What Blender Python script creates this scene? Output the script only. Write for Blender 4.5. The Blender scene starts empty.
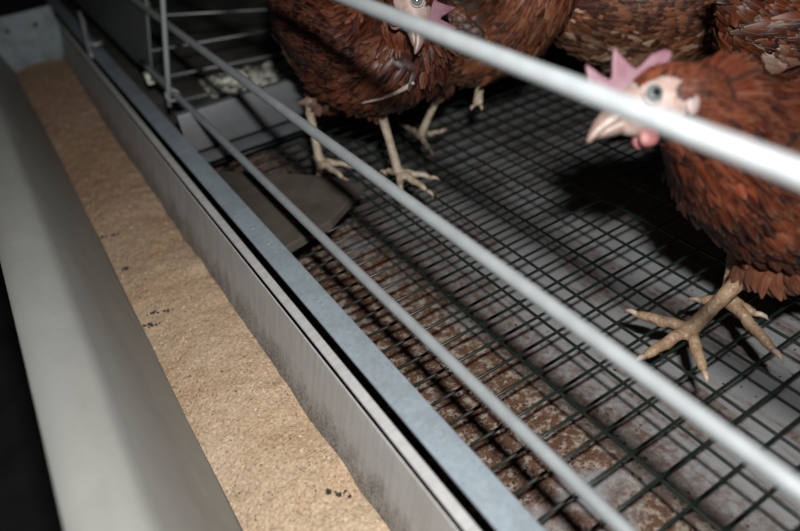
import bpy, bmesh, math, random
import numpy as np
from mathutils import Vector, Matrix, noise
from mathutils.bvhtree import BVHTree

random.seed(7)
rng = np.random.default_rng(7)
scene = bpy.context.scene
COL = scene.collection

# ------------------------------------------------------------------ camera
FPX = 648.0                                    # focal length for an 800 px wide frame
R_ = Vector((0.8358, -0.5411, -0.0928))        # camera right
D_ = Vector((-0.3946, -0.4746, -0.7868))       # camera down
F_ = Vector((0.3817, 0.6942, -0.6102))         # camera forward
F_.normalize(); R_ = (R_ - F_ * R_.dot(F_)).normalized(); D_ = F_.cross(R_)
CAM = Vector((0.0, 0.0, 0.42))
cd = bpy.data.cameras.new('camera')
cam = bpy.data.objects.new('camera', cd); COL.objects.link(cam)
cd.sensor_width = 36.0; cd.lens = FPX / 800 * 36
cd.clip_start = 0.01; cd.clip_end = 60
cam.matrix_world = Matrix(((R_.x, -D_.x, -F_.x, CAM.x), (R_.y, -D_.y, -F_.y, CAM.y), (R_.z, -D_.z, -F_.z, CAM.z), (0, 0, 0, 1)))
cd.dof.use_dof = True; cd.dof.focus_distance = 0.60; cd.dof.aperture_fstop = 3.1
scene.camera = cam

# ------------------------------------------------------------------ world, flash, exposure
w = bpy.data.worlds.new('dim_shed'); scene.world = w; w.use_nodes = True
w.node_tree.nodes['Background'].inputs[0].default_value = (0.55, 0.62, 0.7, 1)
w.node_tree.nodes['Background'].inputs[1].default_value = 0.004
fl = bpy.data.lights.new('camera_flash', 'AREA')
fl.shape = 'RECTANGLE'; fl.size = 0.040; fl.size_y = 0.016
fl.energy = 7.6; fl.color = (1.0, 0.985, 0.96); fl.spread = math.radians(180)
flo = bpy.data.objects.new('camera_flash', fl); COL.objects.link(flo)
FLASH = CAM + R_ * 0.033 - D_ * 0.095 - F_ * 0.075
aim = (F_ - D_ * 0.12).normalized(); fup = R_.cross(aim)
flo.matrix_world = Matrix(((R_.x, fup.x, -aim.x, FLASH.x), (R_.y, fup.y, -aim.y, FLASH.y), (R_.z, fup.z, -aim.z, FLASH.z), (0, 0, 0, 1)))
vs = scene.view_settings
vs.view_transform = 'Standard'; vs.look = 'None'; vs.exposure = 0.0; vs.gamma = 1.0; vs.use_curve_mapping = False

# ------------------------------------------------------------------ helpers
def W(u, v, d):
    """a place in the cage, found from the photograph at a known distance"""
    return CAM + (R_ * ((u - 400) / FPX) + D_ * ((v - 265.5) / FPX) + F_) * d
def Wz(u, v, z):
    r = W(u, v, 1.0) - CAM
    return CAM + r * ((z - CAM.z) / r.z)
def Wy(u, v, y):
    r = W(u, v, 1.0) - CAM
    return CAM + r * (y / r.y)

def tag(o, label, cat, group=None):
    o['label'] = label; o['category'] = cat
    if group: o['group'] = group
    return o
def empty(name, loc=(0, 0, 0)):
    o = bpy.data.objects.new(name, None); COL.objects.link(o); o.location = loc
    o.empty_display_size = 0.02
    return o
def link(name, me, mat=None, parent=None, smooth=True):
    o = bpy.data.objects.new(name, me); COL.objects.link(o)
    if mat is not None:
        me.materials.clear(); me.materials.append(mat)
    if smooth: me.shade_smooth()
    else: me.shade_flat()
    if parent is not None:
        o.parent = parent
        o.matrix_parent_inverse = Matrix.Translation(-Vector(parent.location))
    return o
def mesh_from(name, verts, faces):
    me = bpy.data.meshes.new(name); me.from_pydata([tuple(v) for v in verts], [], faces); me.update(); return me
def bm_mesh(name, bm):
    bmesh.ops.recalc_face_normals(bm, faces=bm.faces)
    me = bpy.data.meshes.new(name); bm.to_mesh(me); bm.free(); return me

def tube_data(pts, rad, n=10, cap=True):
    """round tube along points with a radius for each; returns verts, faces"""
    pts = [Vector(p) for p in pts]
    if not hasattr(rad, '__len__'): rad = [rad] * len(pts)
    V, Fc = [], []
    t0 = (pts[1] - pts[0]).normalized()
    up = Vector((0, 0, 1)) if abs(t0.z) < 0.9 else Vector((1, 0, 0))
    s = t0.cross(up).normalized(); u = s.cross(t0)
    for i, p in enumerate(pts):
        if i == 0: t = t0
        elif i == len(pts) - 1: t = (pts[-1] - pts[-2]).normalized()
        else: t = ((pts[i + 1] - p).normalized() + (p - pts[i - 1]).normalized()).normalized()
        s = (s - t * s.dot(t)).normalized(); u = s.cross(t)
        for k in range(n):
            a = 2 * math.pi * k / n
            V.append(p + (s * math.cos(a) + u * math.sin(a)) * rad[i])
    for i in range(len(pts) - 1):
        for k in range(n):
            k2 = (k + 1) % n
            Fc.append((i * n + k, i * n + k2, (i + 1) * n + k2, (i + 1) * n + k))
    if cap:
        Fc.append(tuple(reversed(range(n)))); b = (len(pts) - 1) * n; Fc.append(tuple(range(b, b + n)))
    return V, Fc
def tube(name, pts, rad, mat, parent=None, n=10):
    V, Fc = tube_data(pts, rad, n)
    return link(name, mesh_from(name, V, Fc), mat, parent)
def sweep(name, prof, y0, y1, th, mat, parent=None, seg=1, wob=0.0):
    """a bent sheet: profile points (x, z) run along y, with thickness th to its right-hand side"""
    n = len(prof); P = [Vector((a, b)) for a, b in prof]; nor = []
    for i in range(n):
        t = Vector((0, 0))
        if i > 0: t += (P[i] - P[i - 1]).normalized()
        if i < n - 1: t += (P[i + 1] - P[i]).normalized()
        t.normalize(); nor.append(Vector((t.y, -t.x)))
    V, Fc = [], []
    for j in range(seg + 1):
        y = y0 + (y1 - y0) * j / seg
        dz = wob * noise.noise(Vector((0.3, y * 4, 1.7)))
        for i in range(n): V.append((P[i].x + dz, y, P[i].y + dz))
        for i in range(n): V.append((P[i].x + nor[i].x * th + dz, y, P[i].y + nor[i].y * th + dz))
    m = 2 * n
    loop = list(range(n)) + list(range(2 * n - 1, n - 1, -1))
    for j in range(seg):
        for k in range(m):
            a, b = loop[k], loop[(k + 1) % m]
            Fc.append((j * m + a, j * m + b, (j + 1) * m + b, (j + 1) * m + a))
    for i in range(n - 1):
        Fc.append((i, i + 1, n + i + 1, n + i)); e = seg * m
        Fc.append((e + i, e + n + i, e + n + i + 1, e + i + 1))
    bm = bmesh.new(); me = mesh_from(name, V, Fc); bm.from_mesh(me); bpy.data.meshes.remove(me)
    me = bm_mesh(name, bm)
    o = link(name, me, mat, parent)
    me.set_sharp_from_angle(angle=math.radians(38))
    return o
def box(name, lo, hi, mat, parent=None, bev=0.0008, rot=None):
    bm = bmesh.new(); bmesh.ops.create_cube(bm, size=1)
    c = (Vector(lo) + Vector(hi)) / 2; s = Vector(hi) - Vector(lo)
    bmesh.ops.scale(bm, vec=s, verts=bm.verts)
    if bev: bmesh.ops.bevel(bm, geom=bm.edges[:], offset=min(bev, min(s) * 0.3), segments=2, affect='EDGES', profile=0.5)
    if rot is not None: bmesh.ops.rotate(bm, cent=(0, 0, 0), matrix=rot, verts=bm.verts)
    bmesh.ops.translate(bm, vec=c, verts=bm.verts)
    o = link(name, bm_mesh(name, bm), mat, parent); o.data.set_sharp_from_angle(angle=math.radians(40)); return o

# ------------------------------------------------------------------ materials
class Mat:
    def __init__(s, name, color=(0.5, 0.5, 0.5), rough=0.5, metal=0.0, spec=0.5):
        s.m = bpy.data.materials.new(name); s.m.use_nodes = True; s.t = s.m.node_tree; s.b = s.t.nodes['Principled BSDF']
        s.b.inputs['Base Color'].default_value = (*color, 1); s.b.inputs['Roughness'].default_value = rough
        s.b.inputs['Metallic'].default_value = metal; s.b.inputs['Specular IOR Level'].default_value = spec
        s.co = s.t.nodes.new('ShaderNodeTexCoord').outputs['Object']
    def node(s, typ, **kw):
        n = s.t.nodes.new(typ)
        for k, v in kw.items():
            if hasattr(n, k): setattr(n, k, v)
            else: n.inputs[k].default_value = v
        return n
    def l(s, a, b): s.t.links.new(a, b)
    def mapped(s, sc):
        n = s.node('ShaderNodeMapping'); n.inputs['Scale'].default_value = sc; s.l(s.co, n.inputs[0]); return n.outputs[0]
    def noise(s, scale, detail=4, rough=0.55, co=None, dist=0.0):
        n = s.node('ShaderNodeTexNoise'); n.inputs['Scale'].default_value = scale; n.inputs['Detail'].default_value = detail
        n.inputs['Roughness'].default_value = rough; n.inputs['Distortion'].default_value = dist
        s.l(co if co is not None else s.co, n.inputs['Vector']); return n.outputs['Fac']
    def voro(s, scale, out='Color', co=None, rnd=1.0):
        n = s.node('ShaderNodeTexVoronoi'); n.inputs['Scale'].default_value = scale; n.inputs['Randomness'].default_value = rnd
        s.l(co if co is not None else s.co, n.inputs['Vector']); return n.outputs[out]
    def ramp(s, fac, stops):
        n = s.node('ShaderNodeValToRGB'); e = n.color_ramp.elements
        while len(e) < len(stops): e.new(0.5)
        for i, (p, c) in enumerate(stops):
            e[i].position = p; e[i].color = (*c, 1) if len(c) == 3 else c
        s.l(fac, n.inputs[0]); return n.outputs[0]
    def mix(s, fac, a, b, mode='MIX'):
        n = s.node('ShaderNodeMix', data_type='RGBA', blend_type=mode)
        for sock, v in ((n.inputs[0], fac), (n.inputs[6], a), (n.inputs[7], b)):
            if isinstance(v, (int, float)): sock.default_value = v
            elif isinstance(v, tuple): sock.default_value = (*v, 1)
            else: s.l(v, sock)
        return n.outputs[2]
    def math(s, op, a, b=None):
        n = s.node('ShaderNodeMath', operation=op)
        for i, v in enumerate((a, b)):
            if v is None: continue
            if isinstance(v, (int, float)): n.inputs[i].default_value = v
            else: s.l(v, n.inputs[i])
        return n.outputs[0]
    def color(s, o): s.l(o, s.b.inputs['Base Color'])
    def rough(s, o): s.l(o, s.b.inputs['Roughness'])
    def bump(s, h, strength=0.3, dist=0.002):
        n = s.node('ShaderNodeBump'); n.inputs['Strength'].default_value = strength; n.inputs['Distance'].default_value = dist
        s.l(h, n.inputs['Height'])
        s.l(n.outputs[0], s.b.inputs['Normal'])
    def sep(s, axis):
        n = s.node('ShaderNodeSeparateXYZ'); s.l(s.co, n.inputs[0]); return n.outputs[axis]
    def attr(s, name, out='Color'):
        n = s.node('ShaderNodeAttribute'); n.attribute_name = name; return n.outputs[out]

def zinc(name, base, var, rough=0.45, metal=0.6, streak=(60, 60, 6), dirt=(0.12, 0.1, 0.08), dirt_amt=0.5, spang=90):
    m = Mat(name, base, rough, metal)
    c = m.mix(m.math('MULTIPLY', m.voro(spang), 1.0), tuple(x * (1 - var) for x in base), tuple(min(1, x * (1 + var)) for x in base))
    st = m.ramp(m.noise(1.0, 5, 0.6, m.mapped(streak)), [(0.45, (0, 0, 0)), (0.75, (1, 1, 1))])
    c = m.mix(m.math('MULTIPLY', st, dirt_amt), c, dirt)
    sp = m.ramp(m.noise(260, 3, 0.6), [(0.6, (0, 0, 0)), (0.72, (1, 1, 1))])
    c = m.mix(m.math('MULTIPLY', sp, dirt_amt * 0.7), c, dirt)
    m.color(c); m.bump(m.noise(140, 4), 0.12, 0.0008)
    m.rough(m.ramp(m.noise(25, 4), [(0.3, (rough - .1,) * 3), (0.7, (rough + .15,) * 3)]))
    return m.m
M_lip = zinc('dull_galvanised_lip', (0.275, 0.278, 0.262), 0.03, 0.55, 0.0, (20, 3, 20), (0.2, 0.19, 0.17), 0.45, 40)
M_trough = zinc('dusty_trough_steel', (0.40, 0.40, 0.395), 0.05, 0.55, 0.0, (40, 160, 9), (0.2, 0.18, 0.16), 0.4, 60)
_m = M_trough; _t = _m.node_tree; _b = _t.nodes['Principled BSDF']
_src = _b.inputs['Base Color'].links[0].from_socket
_g = Mat.__new__(Mat); _g.m = _m; _g.t = _t; _g.b = _b; _g.co = [n for n in _t.nodes if n.type == 'TEX_COORD'][0].outputs['Object']
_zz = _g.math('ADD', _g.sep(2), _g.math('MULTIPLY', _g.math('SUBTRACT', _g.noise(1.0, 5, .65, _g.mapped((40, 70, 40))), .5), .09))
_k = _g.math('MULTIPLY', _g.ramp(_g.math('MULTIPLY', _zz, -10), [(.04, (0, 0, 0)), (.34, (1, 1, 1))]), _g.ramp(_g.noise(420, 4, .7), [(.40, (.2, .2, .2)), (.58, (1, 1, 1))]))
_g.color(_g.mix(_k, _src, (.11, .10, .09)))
M_rail = zinc('blue_grey_zinc_rail', (0.29, 0.345, 0.385), 0.10, 0.36, 0.2, (30, 30, 30), (0.14, 0.14, 0.14), 0.4, 260)
M_panel = zinc('worn_zinc_panel', (0.115, 0.122, 0.132), 0.10, 0.5, 0.2, (14, 14, 90), (0.16, 0.15, 0.14), 0.5, 50)
M_plate = zinc('dark_zinc_plate', (0.12, 0.125, 0.13), 0.08, 0.5, 0.2, (60, 60, 5), (0.10, 0.10, 0.10), 0.5, 30)
M_end = zinc('blue_grey_end_plate', (0.22, 0.26, 0.285), 0.12, 0.55, 0.2, (30, 30, 30), (0.10, 0.09, 0.08), 0.8, 40)
def simple(name, c, r=0.5, metal=0.0, nz=0.0, sc=80, bump=0.0):
    m = Mat(name, c, r, metal)
    if nz:
        m.color(m.ramp(m.noise(sc, 4), [(0.3, tuple(x * (1 - nz) for x in c)), (0.7, tuple(min(1, x * (1 + nz)) for x in c))]))
    if bump: m.bump(m.noise(sc * 2, 4), bump, 0.001)
    return m.m
M_bar = simple('bright_galvanised_wire', (0.25, 0.27, 0.28), 0.42, 0.1, 0.10, 60, 0.15)
M_thin = simple('dull_partition_wire', (0.30, 0.31, 0.32), 0.5, 0.5, 0.15, 60)
M_post = simple('pale_green_post', (0.62, 0.68, 0.55), 0.6, 0.0, 0.1, 20)
M_dark = simple('dark_backing', (0.02, 0.021, 0.024), 0.8, 0.0, 0.3, 6)
M_conc = simple('dark_aisle_concrete', (0.05, 0.05, 0.05), 0.9, 0.0, 0.4, 5, 0.2)
M_mat = simple('dusty_brown_board', (0.060, 0.049, 0.040), 0.75, 0.0, 0.45, 22, 0.4)
M_crumb = simple('dark_crumb', (0.035, 0.03, 0.028), 0.9, 0.0, 0.3, 300)

m = Mat('green_coated_wire', (0.02, 0.05, 0.035), 0.38)
grime = m.ramp(m.noise(55, 5, 0.6), [(0.52, (0, 0, 0)), (0.68, (1, 1, 1))])
m.color(m.mix(grime, (0.005, 0.013, 0.0095), (0.022, 0.015, 0.010))); M_wire = m.m; m.bump(m.noise(300, 3), 0.2, 0.0006)

m = Mat('manure_belt', (0.4, 0.4, 0.39), 0.55)
x = m.sep(0)
str1 = m.noise(1.0, 6, 0.62, m.mapped((60, 5, 1)), 0.3)
big = m.noise(9, 5, 0.6)
fine = m.noise(150, 6, 0.72)
flk = m.noise(105, 6, 0.75)
near = m.ramp(x, [(0.30, (1, 1, 1)), (0.345, (0, 0, 0))])
s_amt = m.ramp(m.math('ADD', m.math('MULTIPLY', str1, 0.65), m.math('MULTIPLY', big, 0.4)), [(0.535, (0, 0, 0)), (0.60, (1, 1, 1))])
c = m.mix(m.noise(30, 4), (0.20, 0.203, 0.208), (0.285, 0.285, 0.29))
brown = m.mix(fine, (0.020, 0.010, 0.006), (0.14, 0.070, 0.038))
pale = m.mix(fine, (0.24, 0.195, 0.155), (0.42, 0.365, 0.31))
c = m.mix(m.math('MULTIPLY', s_amt, m.ramp(fine, [(0.35, (0.25,) * 3), (0.62, (0.95,) * 3)])), c, brown)
crust = m.mix(m.ramp(flk, [(0.40, (0, 0, 0)), (0.52, (1, 1, 1))]), pale, m.mix(fine, (0.028, 0.012, 0.006), (0.17, 0.075, 0.036)))
strk = m.math('MULTIPLY', m.ramp(m.math('ADD', x, m.math('MULTIPLY', str1, .05)), [(.335, (0, 0, 0)), (.350, (1, 1, 1)), (.375, (1, 1, 1)), (.392, (0, 0, 0))]), m.ramp(fine, [(.40, (.05,) * 3), (.62, (.75,) * 3)]))
c = m.mix(strk, c, brown)
far_tone = m.math('MULTIPLY', m.ramp(m.sep(1), [(.38, (0, 0, 0)), (.75, (1, 1, 1))]), m.ramp(big, [(.30, (.35,) * 3), (.65, (.85,) * 3)]))  # patchy dark grey tone, stronger towards the far end of the belt
c = m.mix(far_tone, c, (.085, .080, .076))
cm = m.math('MULTIPLY', near, m.ramp(big, [(0.36, (0, 0, 0)), (0.46, (1, 1, 1))]))
c = m.mix(cm, c, crust)
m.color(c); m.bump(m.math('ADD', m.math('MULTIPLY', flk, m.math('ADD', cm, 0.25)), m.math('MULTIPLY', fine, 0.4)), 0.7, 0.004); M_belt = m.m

m = Mat('feed_mash', (0.5, 0.36, 0.22), 0.9, 0, 0.2)
v = m.voro(420, 'Color'); n1 = m.noise(330, 4, 0.7)
c = m.ramp(n1, [(0.28, (0.20, 0.145, 0.10)), (0.46, (0.475, 0.36, 0.25)), (0.60, (0.58, 0.45, 0.325)), (0.74, (0.80, 0.68, 0.54))])
c = m.mix(m.ramp(m.noise(14, 4), [(0.35, (0, 0, 0)), (0.7, (1, 1, 1))]), c, m.mix(1.0, c, (0.86, 0.78, 0.70), 'MULTIPLY'))
c = m.mix(m.ramp(m.voro(230, 'Distance'), [(0.0, (1, 1, 1)), (0.07, (0, 0, 0))]), c, (0.10, 0.07, 0.05))
far_brown = m.math('MULTIPLY', m.ramp(m.sep(1), [(0.62, (0, 0, 0)), (0.95, (1, 1, 1))]), 0.65)  # mash colour turns darker and browner towards the far end
c = m.mix(far_brown, c, m.mix(1.0, c, (0.62, 0.50, 0.45), 'MULTIPLY'))
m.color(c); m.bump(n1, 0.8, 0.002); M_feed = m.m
M_chip = {k: simple('feed_chip_' + k, c, 0.9) for k, c in dict(pale=(0.56, 0.44, 0.32), tan=(0.42, 0.285, 0.18), dark=(0.12, 0.08, 0.055)).items()}

def feather_mat(name):
    m = Mat(name, (0.2, 0.08, 0.04), 0.45, 0, 0.28)
    col = m.attr('Col'); uv = m.node('ShaderNodeUVMap').outputs[0]
    sx = m.node('ShaderNodeSeparateXYZ'); m.l(uv, sx.inputs[0]); u, vv = sx.outputs[0], sx.outputs[1]
    au = m.math('ABSOLUTE', m.math('SUBTRACT', u, 0.5))
    shaft = m.ramp(au, [(0.0, (1, 1, 1)), (0.05, (0, 0, 0))])
    w_ = m.node('ShaderNodeTexWave', wave_type='BANDS', bands_direction='DIAGONAL')
    cmb = m.node('ShaderNodeCombineXYZ'); m.l(au, cmb.inputs[0]); m.l(m.math('MULTIPLY', vv, -1.2), cmb.inputs[1])
    m.l(cmb.outputs[0], w_.inputs['Vector']); w_.inputs['Scale'].default_value = 5.0; w_.inputs['Distortion'].default_value = 1.5
    dark = m.mix(1.0, col, (0.72, 0.68, 0.66), 'MULTIPLY')
    c = m.mix(m.math('MULTIPLY', w_.outputs['Fac'], 0.4), col, dark)
    lite = m.mix(0.28, col, (0.55, 0.36, 0.24))
    c = m.mix(m.math('MULTIPLY', shaft, 0.55), c, lite)
    c = m.mix(m.math('MULTIPLY', m.ramp(vv, [(0.70, (0, 0, 0)), (1.0, (1, 1, 1))]), 0.30), c, lite)
    m.color(c)
    return m.m
M_feather = feather_mat('brown_feather')
m = Mat('hen_skin', (0.5, 0.4, 0.3), 0.5)
c = m.attr('Col'); leg = m.attr('leg', 'Fac')
vor = m.node('ShaderNodeTexVoronoi'); vor.inputs['Scale'].default_value = 300; m.l(m.co, vor.inputs['Vector'])
nz = m.noise(120, 5, 0.65)
c2 = m.mix(m.math('MULTIPLY', m.ramp(nz, [(0.42, (0, 0, 0)), (0.66, (1, 1, 1))]), 0.6), c, m.mix(1.0, c, (0.55, 0.36, 0.24), 'MULTIPLY'))
m.color(c2); m.bump(m.math('ADD', m.math('MULTIPLY', vor.outputs['Distance'], leg), m.math('MULTIPLY', nz, 0.3)), 0.5, 0.0015); M_skin = m.m
def flesh(name, a, b, rough=0.5):
    m = Mat(name, a, rough); m.color(m.mix(m.ramp(m.noise(90, 4), [(0.35, (0, 0, 0)), (0.65, (1, 1, 1))]), a, b)); m.bump(m.noise(700, 3), 0.35, 0.0008)
    m.b.inputs['Subsurface Weight'].default_value = 0.15; m.b.inputs['Subsurface Radius'].default_value = (0.004, 0.0015, 0.001); m.b.inputs['Subsurface Scale'].default_value = 1.0
    return m.m
M_comb = flesh('pink_comb', (0.145, 0.058, 0.082), (0.185, 0.10, 0.122))
M_wattle = flesh('red_wattle', (0.18, 0.053, 0.055), (0.22, 0.082, 0.078))
M_lobe = flesh('white_ear_lobe', (0.20, 0.14, 0.13), (0.235, 0.18, 0.17))
M_lid = flesh('pale_eyelid', (0.27, 0.21, 0.19), (0.32, 0.26, 0.24))
M_beak = flesh('horn_beak', (0.155, 0.102, 0.082), (0.215, 0.155, 0.13), 0.4)
M_claw = flesh('horn_claw', (0.34, 0.26, 0.19), (0.40, 0.32, 0.25), 0.4)
M_iris = simple('grey_iris', (0.10, 0.115, 0.115), 0.12, 0, 0.2, 700)
M_pupil = simple('black_pupil', (0.006, 0.006, 0.007), 0.08)

# ------------------------------------------------------------------ setting
def struct(o): o['kind'] = 'structure'; return o
struct(box('floor', (-2.5, -1.5, -0.86), (4, 5, -0.8), M_conc, bev=0))
struct(box('wall_back', (-2.5, 4.2, -0.8), (4, 4.3, 2.2), M_dark, bev=0))
struct(box('wall_right', (2.6, -1.5, -0.8), (2.7, 4.2, 2.2), M_dark, bev=0))

# ------------------------------------------------------------------ feed trough
T0, T1 = -0.22, 1.72
tr = tag(empty('feed_trough', (0.04, 0.7, -0.09)), 'long galvanised feed trough running along the cage front, filled with mash', 'trough')
outer = [(-0.0735, 0.098), (-0.0745, 0.108), (-0.0735, 0.1135), (-0.070, 0.1155), (-0.060, 0.1155), (-0.046, 0.1130), (-0.0375, 0.1105), (-0.0330, 0.1060), (-0.0300, 0.098),
         (-0.0235, 0.078), (-0.0165, 0.050), (-0.0075, 0.015), (0.0035, -0.025), (0.013, -0.058), (0.020, -0.076), (0.030, -0.086), (0.045, -0.090)]
inner = [(0.045, -0.090), (0.075, -0.090), (0.088, -0.084), (0.096, -0.066), (0.1005, -0.046), (0.1085, -0.015), (0.1165, 0.017), (0.1207, 0.0335)]
sweep('outer_wall', outer, T0, T1, 0.0022, M_lip, tr, 24, 0.0015)
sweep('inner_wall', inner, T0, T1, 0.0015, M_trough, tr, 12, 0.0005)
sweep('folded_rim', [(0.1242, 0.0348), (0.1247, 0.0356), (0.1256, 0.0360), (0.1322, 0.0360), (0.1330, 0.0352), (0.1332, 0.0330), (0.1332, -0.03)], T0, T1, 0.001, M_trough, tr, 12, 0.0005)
# end plate across the trough
ep = [(-0.028, 0.086), (-0.02, 0.060), (0.012, -0.05), (0.022, -0.075), (0.045, -0.088), (0.075, -0.088), (0.094, -0.066), (0.1205, 0.036), (0.1205, 0.088)]
V = [(a, 1.60, b) for a, b in ep] + [(a, 1.604, b) for a, b in ep]; n = len(ep)
Fc = [tuple(range(n)), tuple(reversed(range(n, 2 * n)))] + [(i, n + i, n + (i + 1) % n, (i + 1) % n) for i in range(n)]
link('end_plate', mesh_from('end_plate', V, Fc), M_end, tr, False)
for px in (0.02, 0.075):
    box('rivet', (px, 1.595, 0.055), (px + 0.008, 1.601, 0.063), M_dark, tr, 0.002)

# mash in the trough
def xl(z): return 0.0040 + (-0.025 - z) * 0.30
def xr(z): return 0.1008 + (z + 0.045) * 0.2575
ny, nx = 620, 34
V, Fc = [], []
for j in range(ny + 1):
    y = T0 + 0.01 + (1.596 - T0 - 0.01) * j / ny
    far = max(0.0, min(1.0, (y - 1.15) / 0.4))
    zr = -0.041 + 0.006 * noise.noise(Vector((y * 14, 3.1, 0))) + 0.018 * far - 0.004 * max(0, 0.3 - y)
    zl = -0.040 + 0.003 * noise.noise(Vector((y * 12, 9.4, 0))) + 0.018 * far
    for i in range(nx + 1):
        s = i / nx
        zb = zl * (1 - s) + (zr + 0.0045 * noise.noise(Vector((y * 45, 7.7, 0))) * s ** 5) * s + 0.007 * math.sin(math.pi * s)
        x = xl(zl) * (1 - s) + xr(zr) * s
        e = 0 if i in (0, nx) else 1
        d = 0.0013 * noise.noise(Vector((x * 60, y * 60, 0))) + 0.0010 * noise.noise(Vector((x * 240, y * 240, 4)))
        V.append((x, y, zb + (d + random.uniform(-.0006, .0006)) * e))
for j in range(ny):
    for i in range(nx):
        a = j * (nx + 1) + i; Fc.append((a, a + 1, a + nx + 2, a + nx + 1))
gV = np.array(V)
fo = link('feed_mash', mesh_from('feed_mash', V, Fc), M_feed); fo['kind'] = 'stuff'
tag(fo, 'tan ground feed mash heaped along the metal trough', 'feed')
# loose chips lying in the mash, one part
cv, cf, ci = [], [], []
for k in range(14000):
    j = int(ny * random.random() ** 1.6); i = random.randint(1, nx - 1)
    p = gV[j * (nx + 1) + i] + np.array([random.uniform(-.0015, .0015), random.uniform(-.0015, .0015), 0.0003])
    s = random.uniform(.0004, .0010) * (1.5 if random.random() < .08 else 1); b = len(cv)
    q = rng.normal(size=(4, 3)) * s * np.array([1, 1, .6])
    cv += [tuple(p + t) for t in q]; cf += [(b, b + 1, b + 2), (b, b + 3, b + 1), (b + 1, b + 3, b + 2), (b, b + 2, b + 3)]
    ci += [random.choices((0, 1, 2), (5, 6, 1.6))[0]] * 4
me = mesh_from('loose_grain', cv, cf)
ch = link('loose_grain', me, None, fo, False)
for k in ('pale', 'tan', 'dark'): me.materials.append(M_chip[k])
me.polygons.foreach_set('material_index', ci); ch['kind'] = 'stuff'
# dark flecks of droppings on the feed
def feed_z(x, y):
    d = (gV[:, 0] - x) ** 2 + (gV[:, 1] - y) ** 2; return gV[int(d.argmin()), 2]
for (u, v, sz, stretch, lab) in [(158, 313, .0042, 1.8, 'black crumb cluster on the feed beside the outer lip, mid trough'), (149, 325, .0028, 1.6, 'small black crumbs just below the larger cluster on the feed'),
                           (127, 268, .0038, 1.0, 'compact black crumb clump on the feed farther up the trough'), (108, 235, .0030, 2.2, 'thin trail of black crumbs, the farthest up the trough on the tan feed'),
                           (335, 493, .0034, 2.6, 'elongated dark crumb streak on the feed near the bottom edge')]:
    p = Wz(u, v, -0.036); bm = bmesh.new()
    for k in range(14):
        a = random.gauss(0, sz * stretch); b = random.gauss(0, sz * .55)
        xx, yy = p.x + a * .75 + b * .3, p.y - a * .55 + b * .7
        r = bmesh.ops.create_icosphere(bm, subdivisions=1, radius=random.uniform(.0008, .0019))
        for vv in r['verts']: vv.co = Vector((vv.co.x * random.uniform(.8, 1.3), vv.co.y, vv.co.z * .7)) + Vector((xx, yy, feed_z(xx, yy) + .0006))
    tag(link('crumb_clump', bm_mesh('crumb_clump', bm), M_crumb), lab, 'crumbs', 'dark crumbs on the feed')

# ------------------------------------------------------------------ zinc rail between trough and cage
rl = tag(empty('front_rail', (0.15, 0.7, 0.0)), 'blue grey galvanised rail between the trough and the wire floor', 'rail')
sweep('channel', [(0.1390, 0.0375), (0.1388, 0.0400), (0.1396, 0.0410), (0.1412, 0.0412), (0.1612, 0.0408), (0.1630, 0.0400), (0.1636, 0.0380), (0.1636, -0.012)], T0, 1.9, 0.0014, M_rail, rl, 12, 0.0004)
sweep('support_angle', [(0.1636, -0.018), (0.180, -0.018), (0.180, -0.05)], T0, 1.9, 0.002, M_panel, rl)
for (u, v) in [(252, 228), (268, 243), (435, 425), (443, 438), (318, 300), (322, 303)]:
    p = Wz(u, v, 0.0415)
    box('weld_spot', (p.x - .0018, p.y - .0022, .0395), (p.x + .0018, p.y + .0022, .0418), M_bar, rl, .0008)
# wire hook over the rail
hk = [Wy(79, 12, 1.42), Wy(83, 22, 1.41), Wy(86, 38, 1.39), Wy(90, 52, 1.37), Wy(93, 58, 1.36)]
hook = tag(empty('wire_hook', hk[-1]), 'bent wire hook hanging over the rail under the dark plate', 'hook')
tube('stem', hk, 0.0042, M_thin, hook, 8)
tube('return_arm', [Wy(86, 38, 1.39), Wy(90, 44, 1.385), Wy(95, 45, 1.38), Wy(102, 42.5, 1.38)], 0.0042, M_thin, hook, 8)

# ------------------------------------------------------------------ cage front wires
cf_ = tag(empty('cage_front', (0.19, 0.5, 0.063)), 'cage front of three pale horizontal bars tied to one upright wire', 'cage front')
BAR = dict(low=(0.189, 0.063), mid=(0.2177, 0.150), top=(0.2135, 0.2955))
def bar_pts(x, z, y0, y1, seed):
    n = 26; return [(x + .0012 * noise.noise(Vector((seed, t * 3, 0))), y0 + (y1 - y0) * t, z + .0012 * noise.noise(Vector((seed + 5, t * 3, 0)))) for t in [i / n for i in range(n + 1)]]
tube('bar', bar_pts(*BAR['low'], -0.2, 1.16, 1.0), 0.0048, M_bar, cf_, 14)
tube('bar', bar_pts(*BAR['mid'], -0.2, 2.2, 2.0), 0.0052, M_bar, cf_, 14)
tube('bar', bar_pts(*BAR['top'], -0.2, 2.2, 3.0), 0.0051, M_bar, cf_, 14)
def fx(z): return 0.189 + (z - 0.063) * 0.252       # the leaning front plane
yv = 0.972
tube('upright_wire', [(fx(z) - 0.0095, yv, z) for z in (0.048, 0.1, 0.16, 0.20)] + [(0.2035, yv, 0.2955), (0.195, yv, 0.40)], 0.0040, M_bar, cf_, 12)
for z0, k in ((0.063, 3),):
    pts = []
    for i in range(12 * k + 1):
        a = 2 * math.pi * i / 12
        pts.append((fx(z0) - 0.004 + 0.0095 * math.cos(a), yv + 0.0035 * math.sin(a) - .004 + .003 * i / 12, z0 + 0.0075 * math.sin(a)))
    tube('tie', pts, 0.0014, M_bar, cf_, 6)
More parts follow.
